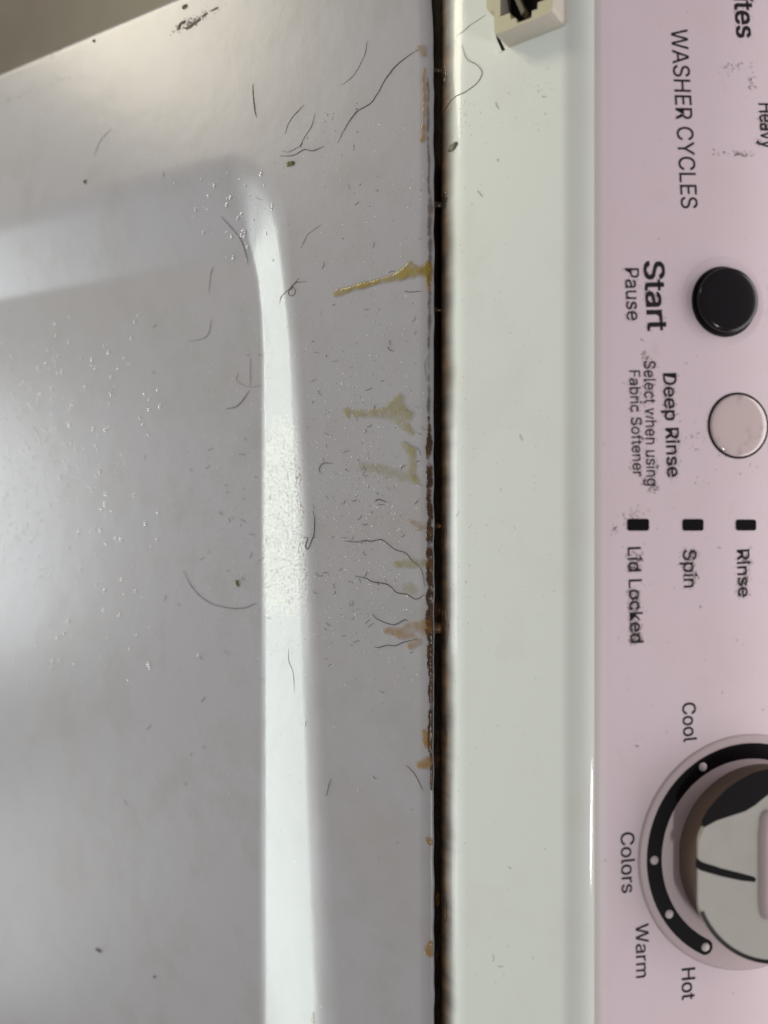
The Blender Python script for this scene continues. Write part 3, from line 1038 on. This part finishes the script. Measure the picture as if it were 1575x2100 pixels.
def flake(vl, fl_, p, nrm, r, asp=1.0, up=0.3):
    a = R.random() * 6.283
    t1 = nrm.orthogonal().normalized()
    t2 = nrm.cross(t1)
    e1 = t1 * math.cos(a) + t2 * math.sin(a)
    e2 = nrm.cross(e1)
    o_ = len(vl)
    k = R.choice((4, 5, 6))
    for i in range(k):
        b_ = 6.283 * i / k
        q = r * R.uniform(0.6, 1.2)
        vl.append((p + e1 * math.cos(b_) * q * asp + e2 * math.sin(b_) * q)[:])
    vl.append((p + nrm * r * up * R.uniform(0.5, 1.4))[:])
    for i in range(k):
        fl_.append((o_ + i, o_ + (i + 1) % k, o_ + k))


ZU = Vector((0, 0, 1))


def lid_dust_xy():
    while True:
        q = R.random()
        if q < 0.50:
            x, y = R.gauss(730, 85), R.gauss(1060, 190)
        elif q < 0.75:
            x, y = R.gauss(470, 70), R.gauss(1080, 220)
        elif q < 0.86:
            x, y = R.uniform(600, 870), R.uniform(250, 900)
        else:
            x, y = R.uniform(0, 875), R.uniform(220, 2100)
        if 2 < x < 872 and 160 < y < 2098:
            return x, y


for _ in range(700):
    x, y = lid_dust_xy()
    flake(dv, df, lid_hit(x, y, 0.00003), ZU, R.uniform(0.5, 1.2) * 0.00012, R.uniform(1, 2.4))
for _ in range(2000):
    x, y = lid_dust_xy()
    flake(wv, wf, lid_hit(x, y, 0.00003), ZU, R.uniform(0.5, 1.3) * 0.00013, R.uniform(1, 3.2), 0.7)
for _ in range(150):                # fine curled lint fibres
    x, y = lid_dust_xy()
    a, ln = R.random() * 6.283, R.uniform(5, 17)
    cv = R.uniform(-1.6, 1.6)
    pts = []
    for i in range(5):
        pts.append(lid_hit(x, y, 0.00006))
        x += math.cos(a) * ln / 4
        y += math.sin(a) * ln / 4
        a += cv / 4 + R.uniform(-0.35, 0.35)
    v, f = tube(pts, R.uniform(0.00003, 0.00007), 4)
    o_ = len(lv)
    lv += v
    lf += [tuple(o_ + i for i in q) for q in f]
for _ in range(9):                 # a few fibres on the console strip
    x, y, a, ln = R.uniform(925, 1130), R.uniform(120, 2090), R.random() * 6.283, R.uniform(5, 18)
    cv, pts = R.uniform(-1.4, 1.4), []
    for i in range(5):
        pts.append(con_hit(x, y, 0.00006))
        x += math.cos(a) * ln / 4
        y += math.sin(a) * ln / 4
        a += cv / 4 + R.uniform(-0.3, 0.3)
    v, f = tube(pts, R.uniform(0.00003, 0.00006), 4)
    o_ = len(lv)
    lv += v
    lf += [tuple(o_ + i for i in q) for q in f]
for px0, py0, sx, sy, cnt in ((402, 40, 22, 9, 150), (380, 54, 10, 7, 40), (40, 193, 60, 3, 0), (690, 250, 25, 20, 15)):
    for _ in range(cnt):
        t = R.gauss(0, 1)
        x, y = px0 + t * sx + R.gauss(0, 5), py0 - t * sx * 0.5 + R.gauss(0, sy * 0.6)
        if x > 5 and y > 4:
            flake(dv, df, lid_hit(x, y, 0.00003), ZU, R.uniform(0.6, 1.7) * 0.00016, R.uniform(1, 2))
for (xa, ya, xb, yb, cnt) in ((8, 163, 125, 100, 40), (8, 210, 140, 156, 46), (100, 124, 126, 100, 14)):
    for _ in range(cnt):
        k = R.random()
        x, y = xa + (xb - xa) * k + R.gauss(0, 2), ya + (yb - ya) * k + R.gauss(0, 2)
        flake(dv, df, lid_hit(x, y, 0.00003), ZU, R.uniform(0.5, 1.4) * 0.00015, R.uniform(1, 2.4), 0.1)
for (px0, py0, sx, sy, cnt) in ((950, 250, 22, 26, 26), (955, 235, 8, 22, 14), (925, 270, 10, 30, 14), (1130, 190, 24, 10, 26), (1090, 150, 20, 20, 8), (950, 1230, 8, 60, 24),
                                (928, 1100, 20, 450, 130), (1030, 1000, 70, 650, 190), (1120, 210, 30, 30, 20)):
    for _ in range(cnt):
        x, y = R.gauss(px0, sx), R.gauss(py0, sy)
        if 912 < x < 1140 and 4 < y < 2096:
            flake(bv, bf, con_hit(x, y, 0.00003), SN, R.uniform(0.5, 1.4) * 0.00014, R.uniform(1, 2.4), 0.15)
for (px0, py0, sx, sy, cnt) in ((1213, 395, 5, 14, 40), (1500, 140, 18, 8, 26), (1538, 165, 6, 10, 34), (1520, 315, 12, 4, 60), (1475, 312, 10, 4, 14), (1300, 1050, 14, 9, 30), (1260, 1085, 5, 5, 16),
                                (1340, 1000, 5, 6, 40), (1325, 730, 5, 4, 22), (1300, 1136, 10, 6, 30), (1310, 1530, 6, 8, 8), (1400, 1050, 140, 600, 120), (1430, 900, 12, 12, 12), (1500, 880, 26, 30, 60)):
    for _ in range(cnt):
        x, y = R.gauss(px0, sx), R.gauss(py0, sy)
        if 1236 < x < 1580 and 2 < y < 2096:
            flake(bv, bf, panel(x, y, OV + 0.00005), PN, R.uniform(0.6, 2.4) * 0.00014, R.uniform(1, 2.2), 0.03)
for p, dirt in dirt_pts:
    for _ in range(2):
        q = p + UX * R.gauss(0, 0.0005) + PD * R.gauss(0, 0.0005) - PN * 0.00003
        flake(bv, bf, q, PN, R.uniform(0.6, 1.8) * 0.00013, R.uniform(1, 2), 0.03)

for nm, v, f, m, lb in (('dust', dv, df, 'lint', 'dark specks of dust scattered over the lid'), ('dust', wv, wf, 'fleck', 'pale dust flecks scattered over the lid'),
                        ('lint', lv, lf, 'lint', 'short curled lint fibres on the lid'), ('dirt', bv, bf, 'dirt', 'brown dirt specks on the console and lettering')):
    o = mk(nm, v, f, M[m], smooth=False)
    o['kind'] = 'stuff'; o['label'] = lb

# dried water droplets on the recess floor
v_, f_ = [], []
for _ in range(1500):
    tiny = R.random() < 0.55
    if R.random() < 0.80:
        x, y = abs(R.gauss(0, 95)), R.gauss(985, 135)
    else:
        x, y = R.uniform(0, 330), R.uniform(640, 1420)
    if R.random() < 0.05:
        x, y = R.gauss(470, 45), R.gauss(440, 45)
    p = lid_hit(x, y)
    r = (R.uniform(0.7, 1.7) if tiny else R.uniform(1.3, 4.6)) * 0.00016
    n_ = Vector((0, 0, 1))
    o_ = len(v_)
    sx_, sy_ = R.uniform(0.8, 1.5), R.uniform(0.8, 1.2)
    for ring, (rk, zk) in enumerate(((1.0, -0.04), (0.8, 0.18), (0.45, 0.31))):
        for k in range(8):
            a = 6.283 * k / 8
            v_.append((p.x + math.cos(a) * r * rk * sx_, p.y + math.sin(a) * r * rk * sy_, p.z + r * zk))
    v_.append((p.x, p.y, p.z + r * 0.35))
    f_ += [tuple(o_ + i for i in q) for q in grid_faces(3, 8, True)]
    f_ += [(o_ + 16 + k, o_ + 16 + (k + 1) % 8, o_ + 24) for k in range(8)]
o = mk('dried_droplets', v_, f_, M['droplet'])
o['kind'] = 'stuff'; o['label'] = 'dried water droplets on the recess floor'

# glittering crust on the recess wall
pxs = np.arange(536, 650, 1.4)
pys = np.arange(745, 1345, 1.5)
f_, v_ = [], []
vid = -np.ones((len(pxs), len(pys)), dtype=int)
val = np.zeros((len(pxs), len(pys)))
for i, px in enumerate(pxs):
    for j, py in enumerate(pys):
        wob = noise.noise(Vector((px * 0.03, py * 0.03, 1)))
        right = 598 + 28 * sstep(760, 1200, py) + 8 * wob
        left = 541 + 5 * wob - 0.04 * (1300 - py) * 0 + 40 * (1 - sstep(760, 960, py))
        m_ = min(sstep(left - 6, left + 6, px), 1 - sstep(right - 4, right + 14, px), sstep(752, 980, py), 1 - sstep(1150, 1350 + 25 * wob, py))
        a = noise.noise(Vector((px * 0.22, py * 0.17, 0)))
        b_ = noise.noise(Vector((px * 0.60, py * 0.5, 5)))
        val[i, j] = m_ * (0.55 + 0.9 * a + 0.9 * b_) - 0.40
for i in range(len(pxs) - 1):
    for j in range(len(pys) - 1):
        cs = [(i, j), (i, j + 1), (i + 1, j + 1), (i + 1, j)]
        if any(val[c_] > 0 for c_ in cs):
            for c_ in cs:
                if vid[c_] < 0:
                    vid[c_] = len(v_)
                    v_.append(lid_hit(pxs[c_[0]], pys[c_[1]], 0.00001 + 0.00021 * max(-0.15, min(1.0, val[c_])))[:])
            f_.append(tuple(vid[c_] for c_ in cs))
o = mk('dried_residue', v_, f_, M['residue'])
o['kind'] = 'stuff'; o['label'] = 'glittering dried crust on the bright recess wall'
